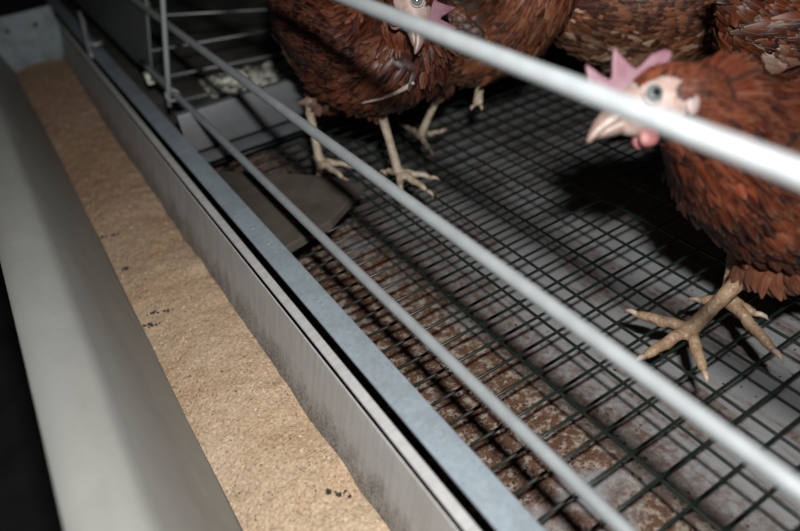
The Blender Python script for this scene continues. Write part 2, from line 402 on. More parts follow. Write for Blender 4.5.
# dark plate closing the next cage front
pl = tag(empty('front_plate', (fx(.045), 1.15, .045)), 'dark zinc plate hanging in the cage front behind the hook', 'plate')
prof = [(fx(z) + .0075, z) for z in (0.043, 0.12, 0.20, 0.34, 0.5)]
sweep('sheet', prof, 1.128, 2.2, 0.002, M_plate, pl)
tube('edge_wire', [(fx(z) + .0065, 1.128, z) for z in (0.040, 0.2, 0.35, 0.5)], 0.0009, M_bar, pl, 8)
box('corner_tab', (fx(.045) - .002, 1.131, .032), (fx(.045) + .009, 1.146, .050), M_post, pl, .001)

# ------------------------------------------------------------------ manure belt and wire floor
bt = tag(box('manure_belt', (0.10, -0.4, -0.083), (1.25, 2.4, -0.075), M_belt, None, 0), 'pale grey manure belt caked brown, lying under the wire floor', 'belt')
# crusted droppings on the belt, real lumps
bm = bmesh.new()
base = bmesh.new(); bmesh.ops.create_icosphere(base, subdivisions=1, radius=1.0)
bv = np.array([v.co for v in base.verts]); bf = [tuple(v.index for v in f.verts) for f in base.faces]; base.free()
LV, LF = [], []
for k in range(6000):
    x = 0.20 + abs(random.gauss(0, 0.055)) if random.random() < .9 else random.uniform(.2, .8)
    y = random.uniform(-.1, .9)
    if noise.noise(Vector((x * 14, y * 9, 2))) < -0.05: continue
    r = random.uniform(.0005, .0015); b = len(LV)
    q = bv * np.array([r * random.uniform(.8, 1.8), r * random.uniform(.8, 1.8), r * .6]) * (1 + rng.normal(size=(len(bv), 1)) * .15) + np.array([x, y, -.0748])
    LV += [tuple(t) for t in q]; LF += [tuple(i + b for i in f) for f in bf]
lo = link('dropping_crumbs', mesh_from('dropping_crumbs', LV, LF), simple('brown_dropping', (0.075, 0.036, 0.020), .85, 0, .6, 90, .3), None, False)
lo['kind'] = 'stuff'; tag(lo, 'brown dried dropping crumbs scattered over the manure belt', 'droppings')

wf = tag(empty('wire_floor', (0.5, 0.4, 0)), 'dark green coated wire mesh floor the hens stand on', 'wire floor')
PX, PY = 0.0490, 0.02575
X0 = 0.655 * 0.42; Y0 = 0.662 * 0.42
RW = 0.00145
xs = [X0 + PX * i for i in range(-2, 16)]; ys = [Y0 + PY * j for j in range(-13, 23)]
x0, x1, y0, y1 = 0.166, xs[-1] + .01, ys[0] - .01, ys[-1] + .01
def unit_wire(nm, L, axis, seed):
    n = 8
    pts = [((L * i / n, 0, 0) if axis == 0 else (0, L * i / n, 0)) for i in range(n + 1)]
    V, Fc = tube_data(pts, RW, 8); return mesh_from(nm, V, Fc)
mx = unit_wire('cross_wire', x1 - x0, 0, 1); my = unit_wire('long_wire', y1 - y0, 1, 2)
for y in ys:
    o = link('cross_wire', mx, M_wire, wf); o.location = (x0, y + random.uniform(-.0008, .0008), -RW); o.rotation_euler = (0, random.uniform(-.0012, .0012), random.uniform(-.0025, .0025))
for x in xs:
    o = link('long_wire', my, M_wire, wf); o.location = (x + random.uniform(-.0006, .0006), y0, -3 * RW); o.rotation_euler = (0, 0, random.uniform(-.0015, .0015))

# dusty board lying on the mesh by the partition
bd = [(0.168, 0.568), (0.238, 0.583), (0.308, 0.628), (0.288, 0.67), (0.255, 0.71), (0.168, 0.80)]
bm = bmesh.new(); NB = 24
vt = [bm.verts.new((a, b, 0.015)) for a, b in bd]; f = bm.faces.new(vt)
ex = bmesh.ops.extrude_face_region(bm, geom=[f]); bmesh.ops.translate(bm, vec=(0, 0, -0.012), verts=[e for e in ex['geom'] if isinstance(e, bmesh.types.BMVert)])
bmesh.ops.bevel(bm, geom=bm.edges[:], offset=.0015, segments=2, affect='EDGES', profile=.5)
tag(link('floor_board', bm_mesh('floor_board', bm), M_mat, None, False), 'smooth dusty brown board lying on the wire floor beside the rail', 'board')

# ------------------------------------------------------------------ low partition between cages
pt = tag(empty('low_partition', (0.4, 0.885, 0.0)), 'low grey zinc partition panel crossing the wire floor behind the nearest hens', 'partition')
sweep_y = 0.884
def xz_panel(name, pts_yz, xa, xb, th, mat, parent):
    o = sweep(name, [(a, b) for a, b in pts_yz], 0, xb - xa, th, mat, None)
    for v in o.data.vertices:
        x, y, z = v.co; v.co = (xa + y, x, z)
    o.data.flip_normals()
    o.parent = parent; o.matrix_parent_inverse = Matrix.Translation(-Vector(parent.location)); return o
xz_panel('sheet', [(0.886, 0.006), (0.886, 0.060), (0.889, 0.064), (0.900, 0.064)], 0.166, 1.1, 0.0015, M_panel, pt)
xz_panel('foot_strip', [(0.852, 0.0015), (0.862, 0.006), (0.876, 0.006)], 0.168, 1.1, 0.0015, M_panel, pt)

# ------------------------------------------------------------------ neighbouring cage, dim
nf = tag(box('egg_tray', (0.17, 0.91, -0.02), (1.2, 2.3, -0.012), simple('dusty_tray', (0.07, 0.068, 0.062), .6, .1, .5, 12, .2), None, .001), 'dim dusty tray floor of the neighbouring cage behind the partition', 'tray')
# crumpled pale sheet lying there
cx, cy = Wz(262, 76, -0.01).x, Wz(262, 76, -0.01).y
V, Fc = [], []; nn = 26
for j in range(nn + 1):
    for i in range(nn + 1):
        a = (i / nn - .5) * .22; b = (j / nn - .5) * .10
        V.append((cx + a * .96 + b * .1, cy + b - a * .10, -0.007 + 0.012 * abs(noise.noise(Vector((a * 40, b * 40, 1)))) + .004 * noise.noise(Vector((a * 110, b * 110, 3)))))
for j in range(nn):
    for i in range(nn):
        a = j * (nn + 1) + i; Fc.append((a, a + 1, a + nn + 2, a + nn + 1))
bm = bmesh.new(); me = mesh_from('t', V, Fc); bm.from_mesh(me); bmesh.ops.solidify(bm, geom=bm.faces[:], thickness=.0012)
m = Mat('crumpled_pale_film', (0.75, 0.76, 0.68), 0.25, 0.0)
m.color(m.ramp(m.noise(60, 5, .6), [(.42, (.05, .05, .045)), (.58, (.80, .80, .70))])); m.bump(m.noise(120, 4), .6, .003)
tag(link('crumpled_sheet', bm_mesh('crumpled_sheet', bm), m.m, None, False), 'crumpled pale sheet lying on the dim tray behind the partition', 'sheet')
pw = tag(empty('wire_partition', (0.5, 1.12, 0.0)), 'thin dark wires strung across the neighbouring cage behind the partition', 'wire partition')
for (a, b) in [((150, 80), (330, 44)), ((150, 51), (330, 20)), ((150, 16), (330, 6)), ((170, 103), (330, 66))]:
    p, q = Wy(*a, 1.12), Wy(*b, 1.12); d = (q - p)
    tube('wire', [p, p + d * .5, p + d * 2.2], 0.0019, M_thin, pw, 8)
for (u0, u1, v0, v1, lab) in [(268, 279, 16, 62, 'pale green post standing behind the dark hen in the dim background'), (144, 158, 30, 56, 'short pale green post behind the upright cage wire')]:
    a, b = Wy(u0, v1, 1.75), Wy(u1, v0, 1.75)
    o = empty('post', (a.x, 1.75, a.z)); tag(o, lab, 'post')
    box('column', (a.x, 1.75, -0.01), (b.x, 1.78, b.z + .12), M_post, o, .003)
    box('base_plate', (a.x - .015, 1.735, -.0118), (b.x + .015, 1.80, -.004), M_panel, o, .001)
for k, (u, dx) in enumerate([(190, .03), (214, .03), (240, .07)]):
    a = Wy(u, 60, 2.15)
    o = empty('dark_post', (a.x, 2.15, -.012)); tag(o, ['dark upright post between the pale posts, left of three', 'dark upright post between the pale posts, middle of three', 'wide dark upright post next to the tall pale post'][k], 'post', 'dark uprights in the background')
    box('column', (a.x, 2.15, -.0115), (a.x + dx, 2.18, .6), simple('dark_paint_%d' % k, (.09 + .03 * k, .09 + .03 * k, .10 + .03 * k), .5, .3, .2, 9), o, .003)
    box('foot', (a.x - .01, 2.14, -.0118), (a.x + dx + .01, 2.19, -.006), M_dark, o, .001)

# ------------------------------------------------------------------ hens
def catmull(P, n):
    P = np.array(P, float); out = []
    Q = np.vstack([2 * P[0] - P[1], P, 2 * P[-1] - P[-2]])
    for i in range(len(P) - 1):
        p0, p1, p2, p3 = Q[i:i + 4]
        for k in range(n):
            t = k / n
            out.append(.5 * ((2 * p1) + (-p0 + p2) * t + (2 * p0 - 5 * p1 + 4 * p2 - p3) * t * t + (-p0 + 3 * p1 - 3 * p2 + p3) * t ** 3))
    out.append(P[-1]); return np.array(out)

def loft_spine(rows, up, n=24):
    """rows: x y z, radius up, radius side -> closed skin"""
    rows = catmull(rows, 6); P = rows[:, :3]; V, Fc = [], []
    for i, r in enumerate(rows):
        a = P[max(0, i - 1)]; b = P[min(len(P) - 1, i + 1)]
        t = Vector(b - a).normalized(); uu = Vector(up[0]) * (1 - i / len(rows)) + Vector(up[1]) * (i / len(rows))
        s = uu.cross(t)
        if s.length < .05: s = Vector(up[2])
        s.normalize(); u2 = t.cross(s)
        for k in range(n):
            an = 2 * math.pi * k / n
            V.append(Vector(P[i]) + u2 * math.sin(an) * max(.002, r[3]) + s * math.cos(an) * max(.002, r[4]))
    m_ = len(rows)
    for i in range(m_ - 1):
        for k in range(n):
            k2 = (k + 1) % n; Fc.append((i * n + k, i * n + k2, (i + 1) * n + k2, (i + 1) * n + k))
    Fc.append(tuple(reversed(range(n)))); Fc.append(tuple(range((m_ - 1) * n, m_ * n)))
    return V, Fc, rows

def remeshed(V, Fc, voxel, smooth):
    me = mesh_from('tmp', V, Fc); bm = bmesh.new(); bm.from_mesh(me); bmesh.ops.recalc_face_normals(bm, faces=bm.faces); bm.to_mesh(me); bm.free()
    o = bpy.data.objects.new('tmp', me); COL.objects.link(o)
    md = o.modifiers.new('r', 'REMESH'); md.mode = 'VOXEL'; md.voxel_size = voxel; md.adaptivity = 0
    if smooth:
        sm = o.modifiers.new('s', 'SMOOTH'); sm.factor = .5; sm.iterations = smooth
    dg = bpy.context.evaluated_depsgraph_get(); out = bpy.data.meshes.new_from_object(o.evaluated_get(dg))
    bpy.data.objects.remove(o); bpy.data.meshes.remove(me); return out

def feathers(name, pos, nrm, flow, length, width, lift, cols, parent):
    """thousands of small bent vanes in one part"""
    N = len(pos)
    nrm = nrm / np.linalg.norm(nrm, axis=1, keepdims=True)
    flow = flow - nrm * (flow * nrm).sum(1, keepdims=True); flow /= np.linalg.norm(flow, axis=1, keepdims=True) + 1e-9
    side = np.cross(nrm, flow)
    L = length[:, None]; Wd = width[:, None]; LF = lift[:, None]
    st = [(0.0, .18, -.10), (.35, .50, .10), (.72, .46, .16), (1.0, .10, .06)]
    vs_ = []
    for (t, wd, hh) in st:
        c = pos + flow * L * t + nrm * L * (hh * LF + .0)
        for sgn in (-1, 0, 1):
            vs_.append(c + side * Wd * wd * sgn - nrm * Wd * .13 * abs(sgn))
    Vv = np.stack(vs_, 1).reshape(-1, 3)
    q = []
    for r in range(3):
        for k in range(2): q.append((r * 3 + k, r * 3 + k + 1, r * 3 + k + 4, r * 3 + k + 3))
    q = np.array(q); faces = (q[None] + 12 * np.arange(N)[:, None, None]).reshape(-1, 4)
    me = bpy.data.meshes.new(name)
    me.vertices.add(len(Vv)); me.vertices.foreach_set('co', Vv.astype(np.float32).ravel())
    me.loops.add(faces.size); me.loops.foreach_set('vertex_index', faces.astype(np.int32).ravel())
    me.polygons.add(len(faces)); me.polygons.foreach_set('loop_start', np.arange(0, faces.size, 4, dtype=np.int32))
    uvv = np.array([((s + 1) / 2, t) for (t, _, _) in st for s in (-1, 0, 1)], np.float32)
    uvl = me.uv_layers.new(name='UVMap'); uvl.data.foreach_set('uv', np.tile(uvv, (N, 1))[faces.ravel()].ravel())
    ca = me.color_attributes.new('Col', 'FLOAT_COLOR', 'POINT')
    cc = np.ones((N, 12, 4), np.float32); cc[:, :, :3] = cols[:, None, :]
    ca.data.foreach_set('color', cc.ravel()); me.update(); me.validate()
    return link(name, me, M_feather, parent)

def sample(me, n, weight=None):
    me.calc_loop_triangles(); nt = len(me.loop_triangles)
    tv = np.empty(nt * 3, np.int32); me.loop_triangles.foreach_get('vertices', tv); tv = tv.reshape(-1, 3)
    co = np.empty(len(me.vertices) * 3, np.float32); me.vertices.foreach_get('co', co); co = co.reshape(-1, 3).astype(float)
    a, b, c = co[tv[:, 0]], co[tv[:, 1]], co[tv[:, 2]]
    nn = np.cross(b - a, c - a); ar = np.linalg.norm(nn, axis=1); cen = (a + b + c) / 3
    wgt = ar * (weight(cen) if weight else 1.0); wgt /= wgt.sum()
    idx = rng.choice(nt, n, p=wgt); r1 = np.sqrt(rng.random(n))[:, None]; r2 = rng.random(n)[:, None]
    p = a[idx] * (1 - r1) + b[idx] * r1 * (1 - r2) + c[idx] * r1 * r2
    # normals from vertex normals for smoothness
    vn = np.empty(len(me.vertices) * 3, np.float32); me.vertices.foreach_get('normal', vn); vn = vn.reshape(-1, 3)
    n_ = (vn[tv[idx, 0]] + vn[tv[idx, 1]] + vn[tv[idx, 2]]).astype(float)
    n_ /= np.linalg.norm(n_, axis=1, keepdims=True) + 1e-9
    return p, n_

def blob(name, pts, mat, parent, seg=12, ctr=None):
    """ellipsoid-like piece: centre, three half axes as vectors, with droop"""
    c, ax, ay, az = pts; bm = bmesh.new(); bmesh.ops.create_uvsphere(bm, u_segments=seg, v_segments=seg - 2, radius=1)
    for v in bm.verts:
        k = v.co.copy(); pear = 1.0 + .25 * (-k.z if ctr else 0)
        v.co = c + ax * (k.x * pear) + ay * (k.y * pear) + az * k.z
    return link(name, bm_mesh(name, bm), mat, parent)

LEGC = [(.36, .25, .165)]; LEGR = [1.0]
def hen(label, origin, heading, neck, head, feet, hocks, toes=None, scale=1.0, body_r=1.0, dz=0.0, pitch=0.0, nfeat=5200, voxel=.0024, pale=0.3, hue=(1, 1, 1), seedc=0, detail_head=True, tint=None, tail=True, wing_edge=None, hipshift=0.0):
    h = Vector((heading[0], heading[1], 0)).normalized(); lf = Vector((-h.y, h.x, 0)); up = Vector((0, 0, 1))
    O = Vector((origin[0], origin[1], 0))
    root = tag(empty('hen', O), label, 'hen', 'brown hens in the cage')
    cp, sp_ = math.cos(pitch), math.sin(pitch)
    def L(x, y, z):
        z0 = .16; xx = x * cp - (z - z0) * sp_; zz = z0 + x * sp_ + (z - z0) * cp
        return O + h * (xx * scale) + lf * (y * scale) + up * ((zz + dz) * scale)
    b = body_r * scale
    rows = []
    for (x, z, ru, rs) in [(-.165, .215, .010, .012), (-.145, .205, .028, .026), (-.115, .185, .050, .046), (-.075, .163, .067, .062), (-.02, .150, .074, .070), (.035, .152, .071, .068), (.08, .168, .056, .056)]:
        p = L(x, 0, z); rows.append((*p, ru * b, rs * b))
    for (p, ru, rs) in neck: rows.append((*p, ru, rs))
    hc, hf, hu, hs = head     # centre, forward, up, size
    hf = hf.normalized(); hu = (hu - hf * hu.dot(hf)).normalized(); hl = hu.cross(hf)
    def H(x, y, z): return hc + (hf * x + hl * y + hu * z) * hs
    for (x, z, ru, rs) in [(-.014, -.001, .0185, .0165), (.000, .0, .0195, .0165), (.011, -.001, .0165, .0135), (.021, -.004, .0115, .0088), (.027, -.006, .006, .005)]:
        p = H(x, 0, z); rows.append((*p, ru * hs, rs * hs))
    V, Fc, srow = loft_spine(rows, (up, hu, lf))
    legseg = []     # (a, b, ra, rb)
    claws = []
    def add(vf):
        nonlocal V, Fc
        o = len(V); V = V + list(vf[0]); Fc = Fc + [tuple(i + o for i in f) for f in vf[1]]
    for k, (ft, hk_) in enumerate(zip(feet, hocks)):
        if ft is None: continue
        ft = Vector(ft); hk_ = Vector(hk_); sg = 1 if k == 0 else -1
        hip = L(-.015 + hipshift, .036 * sg, .135)
        kn = hip * .45 + hk_ * .55 + h * (.012 * scale)
        add(tube_data([hip, kn, hk_ + (kn - hk_) * .18, hk_ - (hk_ - ft) * .04], [.040 * b, .026 * b, .0125 * scale, .0085 * scale], 14))
        sh = .0056 * scale * LEGR[0]
        add(tube_data([hk_ + (hip - hk_) * .03, hk_ * .9 + ft * .1, hk_ * .5 + ft * .5, ft * .9 + hk_ * .1, ft + Vector((0, 0, .001))], [sh * 1.25, sh * 1.1, sh * .95, sh * 1.12, sh * 1.3], 14))
        legseg.append((hk_, ft))
        tl = toes[k] if toes and toes[k] is not None else None
        fh = h
        if tl is None:
            tl = []
            for ang, ln in ((-.62, .043), (0.02, .054), (.66, .041), (math.pi - .25 * sg, .022)):
                d = Matrix.Rotation(ang, 3, 'Z') @ fh
                tl.append((ft + d * ln * scale, .011))
        for tp, cl in tl:
            tp = Vector(tp); base_ = ft.copy(); d = tp - base_; ln = d.length
            gz = .0052 * scale if base_.z < .03 else tp.z
            j1 = base_ + d * .33 + Vector((0, 0, .0035)); j2 = base_ + d * .66 + Vector((0, 0, .0012)); e_ = tp.copy()
            e_.z = tp.z if tp.z > .02 else gz - .0012
            tr_ = .0047 * scale * LEGR[0]
            add(tube_data([base_, j1, base_ + d * .5 + Vector((0, 0, -.0002)), j2, base_ + d * .84 + Vector((0, 0, -.0003)), e_], [tr_ * 1.12, tr_ * .95, tr_ * 1.02, tr_ * .86, tr_ * .86, tr_ * .55], 12))
            legseg.append((base_, e_))
            dn = Vector((d.x, d.y, 0)).normalized() if ln else h
            claws.append([e_ - dn * .002, e_ + dn * .004 + Vector((0, 0, .0012)), e_ + dn * .008 + Vector((0, 0, .0004)), e_ + dn * (cl) + Vector((0, 0, -.0028))])
    me = remeshed(V, Fc, voxel, 4)
    me.name = 'body'
    nv = len(me.vertices); co = np.empty(nv * 3, np.float32); me.vertices.foreach_get('co', co); co = co.reshape(-1, 3).astype(float)
    # how near the bare leg / the face
    def leg_mask(P):
        mk = np.full(len(P), 9.0)
        for a, b_ in legseg:
            a_, d = np.array(a), np.array(b_ - a); t = np.clip(((P - a_) @ d) / (d @ d), 0, 1)
            mk = np.minimum(mk, np.linalg.norm(P - a_ - t[:, None] * d, axis=1))
        return mk
    hcv, hfv, huv, hlv = (np.array(t) for t in (hc, hf, hu, hl))
    def hloc(P):
        q = (P - hcv) / hs; return np.stack([q @ hfv, q @ hlv, q @ huv], 1)
    def face_mask(P):
        q = hloc(P); rr = np.linalg.norm(q, axis=1)
        e_ = ((q[:, 0] - .0045) / .0150) ** 2 + ((q[:, 2] + .002) / .0135) ** 2
        f = ((rr < .032) & (((e_ < 1) & (np.abs(q[:, 1]) > .004)) | (q[:, 0] > .013)))
        pt_ = ((q[:, 0] + .0078) / .0050) ** 2 + ((q[:, 2] + .0005) / .0055) ** 2
        return f & (pt_ > 1)
    brown = np.array([.040, .013, .007]) * np.array(hue)
    colr = np.tile(brown, (nv, 1)); lm = leg_mask(co); legm = (lm < .0105 * scale * LEGR[0])
    colr[legm] = LEGC[0]; fm = face_mask(co) & (((co[:, None, :] - srow[None, ::3, :3]) ** 2).sum(2).argmin(1) * 3 > (len(rows) - 5.8) * 6); colr[fm] = (.31, .235, .215)
    ca = me.color_attributes.new('Col', 'FLOAT_COLOR', 'POINT'); c4 = np.ones((nv, 4), np.float32); c4[:, :3] = colr; ca.data.foreach_set('color', c4.ravel())
    la = me.attributes.new('leg', 'FLOAT', 'POINT'); la.data.foreach_set('value', legm.astype(np.float32))
    body = link('body', me, M_skin, root)
    # plumage
    sp = srow[:, :3]; tang = np.gradient(sp, axis=0); tang = np.stack([np.convolve(np.pad(tang[:, k], 8, 'edge'), np.ones(17) / 17, 'valid') for k in range(3)], 1); tang /= np.linalg.norm(tang, axis=1, keepdims=True)
    nb = len(rows); ntor = 7
    def nearest(P): return ((P[:, None, :] - sp[None]) ** 2).sum(2).argmin(1)
    def wfun(c):
        d = leg_mask(c); i = nearest(c) / 6.0
        return np.where((d < .0115 * scale * LEGR[0]) | (face_mask(c) & (i > nb - 5.6)), 0.0, 1.0 + 2.2 * (i > ntor - .5) + 4.5 * (i > nb - 6))
    P, Nn = sample(me, nfeat, wfun)
    it = nearest(P); i01 = it / 6.0
    flow = -tang[it] + rng.normal(size=(nfeat, 3)) * .10
    isneck = i01 > ntor - .3
    q_ = hloc(P); ishead = np.clip(1.0 - (np.linalg.norm(q_, axis=1) - .022) / .02, 0, 1) * (i01 > ntor + .5)
    g = np.clip((i01 - (ntor - 1.6)) / 2.2, 0, 1)
    zloc = (P[:, 2] - O.z) / scale - dz
    low = (zloc < .115) & (g < .4)
    thigh = leg_mask(P) < .024 * scale
    flow[low] += np.array([0, 0, -.5]); flow[thigh] += np.array([0, 0, -1.6])
    ln = (.022 * (1 - g) + .024 * g) * (1 - ishead) + .0065 * hs * ishead
    ln = np.where(thigh, .012, ln) * rng.uniform(.7, 1.25, nfeat) * scale
    wd = ((.0100 * (1 - g) + .0050 * g) * (1 - ishead) + .0026 * hs * ishead)
    wd = np.where(thigh, .006, np.where(low, wd * .8, wd * .88)) * rng.uniform(.75, 1.25, nfeat) * scale
    lift = np.where(low, .7, .50 - .22 * g - .05 * ishead) * rng.uniform(.4, 1.7, nfeat)
    Nn = Nn + rng.normal(size=(nfeat, 3)) * (.14 - .07 * g)[:, None]
    rr = rng.random(nfeat)[:, None]
    dark = np.array([.016, .0045, .0025]); mid = np.array([.085, .022, .0075]); lite = np.array([.20, .10, .058])
    cols = np.where(rr < .5, dark + (mid - dark) * rr * 2, mid + (lite - mid) * ((rr - .5) * 2) ** 2 * pale)
    cl_noise = np.array([noise.noise(Vector(p) * 22 + Vector((seedc, 0, 0))) for p in P])[:, None]
    cols = cols * (1 + 1.1 * cl_noise) * np.array(hue)
    cols *= 1 + g[:, None] * np.array([.2, .02, -.02])
    lowm = np.clip((.125 - zloc) / .05, 0, 1)[:, None] * (1 - g)[:, None]
    cols = cols * (1 - .75 * lowm) + np.array([.12, .055, .030]) * np.array(hue) * .75 * lowm
    if tint is not None:
        loc = P
        bvh = BVHTree.FromPolygons([tuple(t) for t in co], [tuple(p.vertices) for p in me.polygons])
        for (c0, rad, tc, amt) in tint:
            dd = (W(c0[0], c0[1], 1.0) - CAM).normalized(); c0 = bvh.ray_cast(CAM, dd)[0] or bvh.find_nearest(W(c0[0], c0[1], .8))[0]
            k = np.clip(1.3 - np.linalg.norm((loc - np.array(c0)) / np.array(rad), axis=1), 0, 1)[:, None] * amt * rng.random((nfeat, 1)) ** .8 * 1.05
            cols = cols * (1 - k) + np.array(tc) * k
    pm = feathers('plumage', P, Nn, flow, ln, wd, lift, np.clip(cols, .004, .9), root); pm['kind'] = 'stuff'
    # folded wings
    for sg in (1, -1):
        VW, FW = [], []
        nu, nvv = 18, 10
        for i in range(nu + 1):
            t = i / nu; x = .075 - .205 * t
            hh = .050 * math.sin(math.pi * min(1, (t * .975 + .025))) ** .85 * (1 - .25 * t)
            zc = .160 + .018 * t + .012 * t * t
            # torso half width here
            tw = np.interp(x, [-.145, -.115, -.075, -.02, .035, .08], [.026, .046, .062, .070, .068, .056]) * body_r
            for k in range(nvv + 1):
                a = -1 + 2 * k / nvv
                y = tw * math.sqrt(max(.08, 1 - (a * hh / .075) ** 2)) + .009 * (1 - a * a) * math.sin(math.pi * min(1, t + .1)) + .002
                VW.append(L(x, y * sg, zc + a * hh))
        for i in range(nu):
            for k in range(nvv):
                a = i * (nvv + 1) + k; FW.append((a, a + 1, a + nvv + 2, a + nvv + 1))
        bm = bmesh.new(); mt = mesh_from('t', VW, FW); bm.from_mesh(mt); bpy.data.meshes.remove(mt)
        bmesh.ops.recalc_face_normals(bm, faces=bm.faces)
        ref = lf * sg
        if sum((f.normal.dot(ref) for f in bm.faces)) < 0: bmesh.ops.reverse_faces(bm, faces=bm.faces)
        mw = bpy.data.meshes.new('wing'); bm.to_mesh(mw)
        nw = 900; Pw, Nw = sample(mw, nw)
        bmesh.ops.solidify(bm, geom=bm.faces[:], thickness=.004); bm.to_mesh(mw); bm.free()
        ca = mw.color_attributes.new('Col', 'FLOAT_COLOR', 'POINT'); c4 = np.ones((len(mw.vertices), 4), np.float32); c4[:, :3] = brown; ca.data.foreach_set('color', c4.ravel())
        wg = link('wing', mw, M_skin, root)
        xx = (Pw - np.array(O)) @ np.array(h) / scale
        f_ = np.tile(np.array(-h) * 1.0 + np.array([0, 0, .04]), (nw, 1)) + rng.normal(size=(nw, 3)) * .06
        rear = np.clip((.05 - xx) / .14, 0, 1)
        cw = np.where(rng.random((nw, 1)) < .6, np.array([[.026, .007, .004]]), np.array([[.085, .024, .010]])) * rng.uniform(.6, 1.35, (nw, 1)) * np.array(hue)
        zz = Pw[:, 2] / scale
        if wing_edge is not None:
            e_ = (zz < wing_edge)[:, None]; cw = np.where(e_ & (rng.random((nw, 1)) < .8), np.array([[.34, .27, .23]]), cw)
        wf_ = feathers('wing_feathers', Pw, Nw, f_, (.018 + .026 * rear) * rng.uniform(.85, 1.15, nw) * scale, (.0095 + .005 * rear) * scale * np.ones(nw), .55 * rng.uniform(.6, 1.3, nw), cw, wg)
        wf_['kind'] = 'stuff'
    # tail
    if tail:
        for k in range(9):
            a = (k - 4) / 4; d = (-h * .9 + up * (.42 - .10 * abs(a)) + lf * a * .34).normalized(); p0 = L(-.145, .012 * a, .212)
            nrm_ = np.array([list((lf * (1.0 if a >= 0 else -1.0) * .7 + up * .45))])
            tf = feathers('tail_feather', np.array([list(p0)]), nrm_, np.array([list(d)]), np.array([.115 * scale]), np.array([.036 * scale]), np.array([.3]), np.array([[.045, .014, .008]]) * np.array(hue), root)
    # claws
    for c_ in claws: tube('claw', c_, [.0029 * scale, .0025 * scale, .0018 * scale, .0006], M_claw, root, 8)
    if not detail_head: return root
    # beak: two mandibles
    for nm, prof in (('upper_beak', [(.017, .0000, .0110, .0086), (.024, -.0005, .0098, .0074), (.031, -.0025, .0080, .0058), (.039, -.0048, .0056, .0038), (.0460, -.0100, .0016, .0015)]),
                     ('lower_beak', [(.015, -.0060, .0074, .0080), (.023, -.0062, .0072, .0066), (.031, -.0064, .0058, .0048), (.0400, -.0084, .0022, .0022)])):
        Vb, Fb = [], []; n = 14
        for (x, z, ru, rs) in prof:
            for k in range(n):
                a = 2 * math.pi * k / n; Vb.append(H(x, rs * math.cos(a), z + ru * math.sin(a) * (1 if math.sin(a) > 0 else .72)))
        for i in range(len(prof) - 1):
            for k in range(n):
                k2 = (k + 1) % n; Fb.append((i * n + k, i * n + k2, (i + 1) * n + k2, (i + 1) * n + k))
        Fb += [tuple(reversed(range(n))), tuple(range((len(prof) - 1) * n, len(prof) * n))]
        bk = link(nm, mesh_from(nm, Vb, Fb), M_beak, root)
        md = bk.modifiers.new('s', 'SUBSURF'); md.levels = md.render_levels = 2
        if nm == 'upper_beak':
            for sg in (1, -1):
                blob('nostril', (H(.0255, .0056 * sg, .0010), hf * .0022 * hs, hl * .0008 * hs, hu * .0009 * hs), M_pupil, bk, 8)
    # eyes
    for sg in (1, -1):
        e_ = blob('eye', (H(.0075, .0145 * sg, .0035), hf * .0049 * hs, hl * .0030 * hs, hu * .0049 * hs), M_iris, root, 16)
        blob('pupil', (H(.0075, (.0145 + .0019) * sg, .0035), hf * .0028 * hs, hl * .0013 * hs, hu * .0028 * hs), M_pupil, e_, 12)
        ring = [H(.0075 + .0057 * math.cos(a), .0150 * sg, .0035 + .0054 * math.sin(a)) for a in [2 * math.pi * i / 20 for i in range(21)]]
        tube('eyelid', ring, .0008 * hs, M_lid, e_, 8)
        blob('ear_lobe', (H(-.0105, .0152 * sg, -.0075), (hf * .9 + hu * .2) * .0042 * hs, hl * .0014 * hs, (hu * .95 - hf * .3) * .0068 * hs), M_lobe, root, 12)
        blob('wattle', (H(.0135, .0048 * sg, -.0165), hf * .0056 * hs, hl * .0022 * hs, hu * .0062 * hs), M_wattle, root, 14, ctr=True)
    # comb: serrated blade, fleshy, leaning a little
    outl = [(.0265, .001), (.0300, .011), (.0300, .021), (.0285, .0345), (.0225, .0270), (.0185, .0215), (.0160, .0225), (.0140, .0300), (.0110, .0395), (.0060, .0290), (.0020, .0225), (-.0020, .0245), (-.0090, .0285), (-.0165, .0290), (-.0205, .0255), (-.0185, .0225), (-.0145, .0175), (-.0060, .0150), (.004, .0140), (.014, .0110), (.020, .001)]
    outl = [(x + (.006 if z > .008 else .0), z * .93) for x, z in outl]
    bm = bmesh.new()
    vt = [bm.verts.new((x, 0, z)) for x, z in outl]; f = bm.faces.new(vt)
    bmesh.ops.triangulate(bm, faces=[f]); bmesh.ops.subdivide_edges(bm, edges=bm.edges[:], cuts=2, use_grid_fill=True); bmesh.ops.triangulate(bm, faces=bm.faces[:])
    bmesh.ops.solidify(bm, geom=bm.faces[:], thickness=.0044)
    for v in bm.verts:
        v.co.y -= .0022 * (1 if v.co.y > 0.002 else 1)
        k = max(0, (v.co.z - .012)) / .030; v.co.y = v.co.y * (1.5 - .95 * min(1, k)) + .006 * k * k
        x, y, z = v.co; v.co = H(x, y, z)
    cbm = link('comb', bm_mesh('comb', bm), None, root)
    rmd = cbm.modifiers.new('r', 'REMESH'); rmd.mode = 'VOXEL'; rmd.voxel_size = .0008
    smd = cbm.modifiers.new('s', 'SMOOTH'); smd.iterations = 5
    dg = bpy.context.evaluated_depsgraph_get(); nm_ = bpy.data.meshes.new_from_object(cbm.evaluated_get(dg)); cbm.modifiers.clear(); cbm.data = nm_; nm_.name = 'comb'
    nm_.materials.clear(); nm_.materials.append(M_comb); nm_.shade_smooth()
    return root

def img(u, v): return R_ * u + D_ * v

LEGC[0] = (.29, .20, .128); LEGR[0] = 1.16
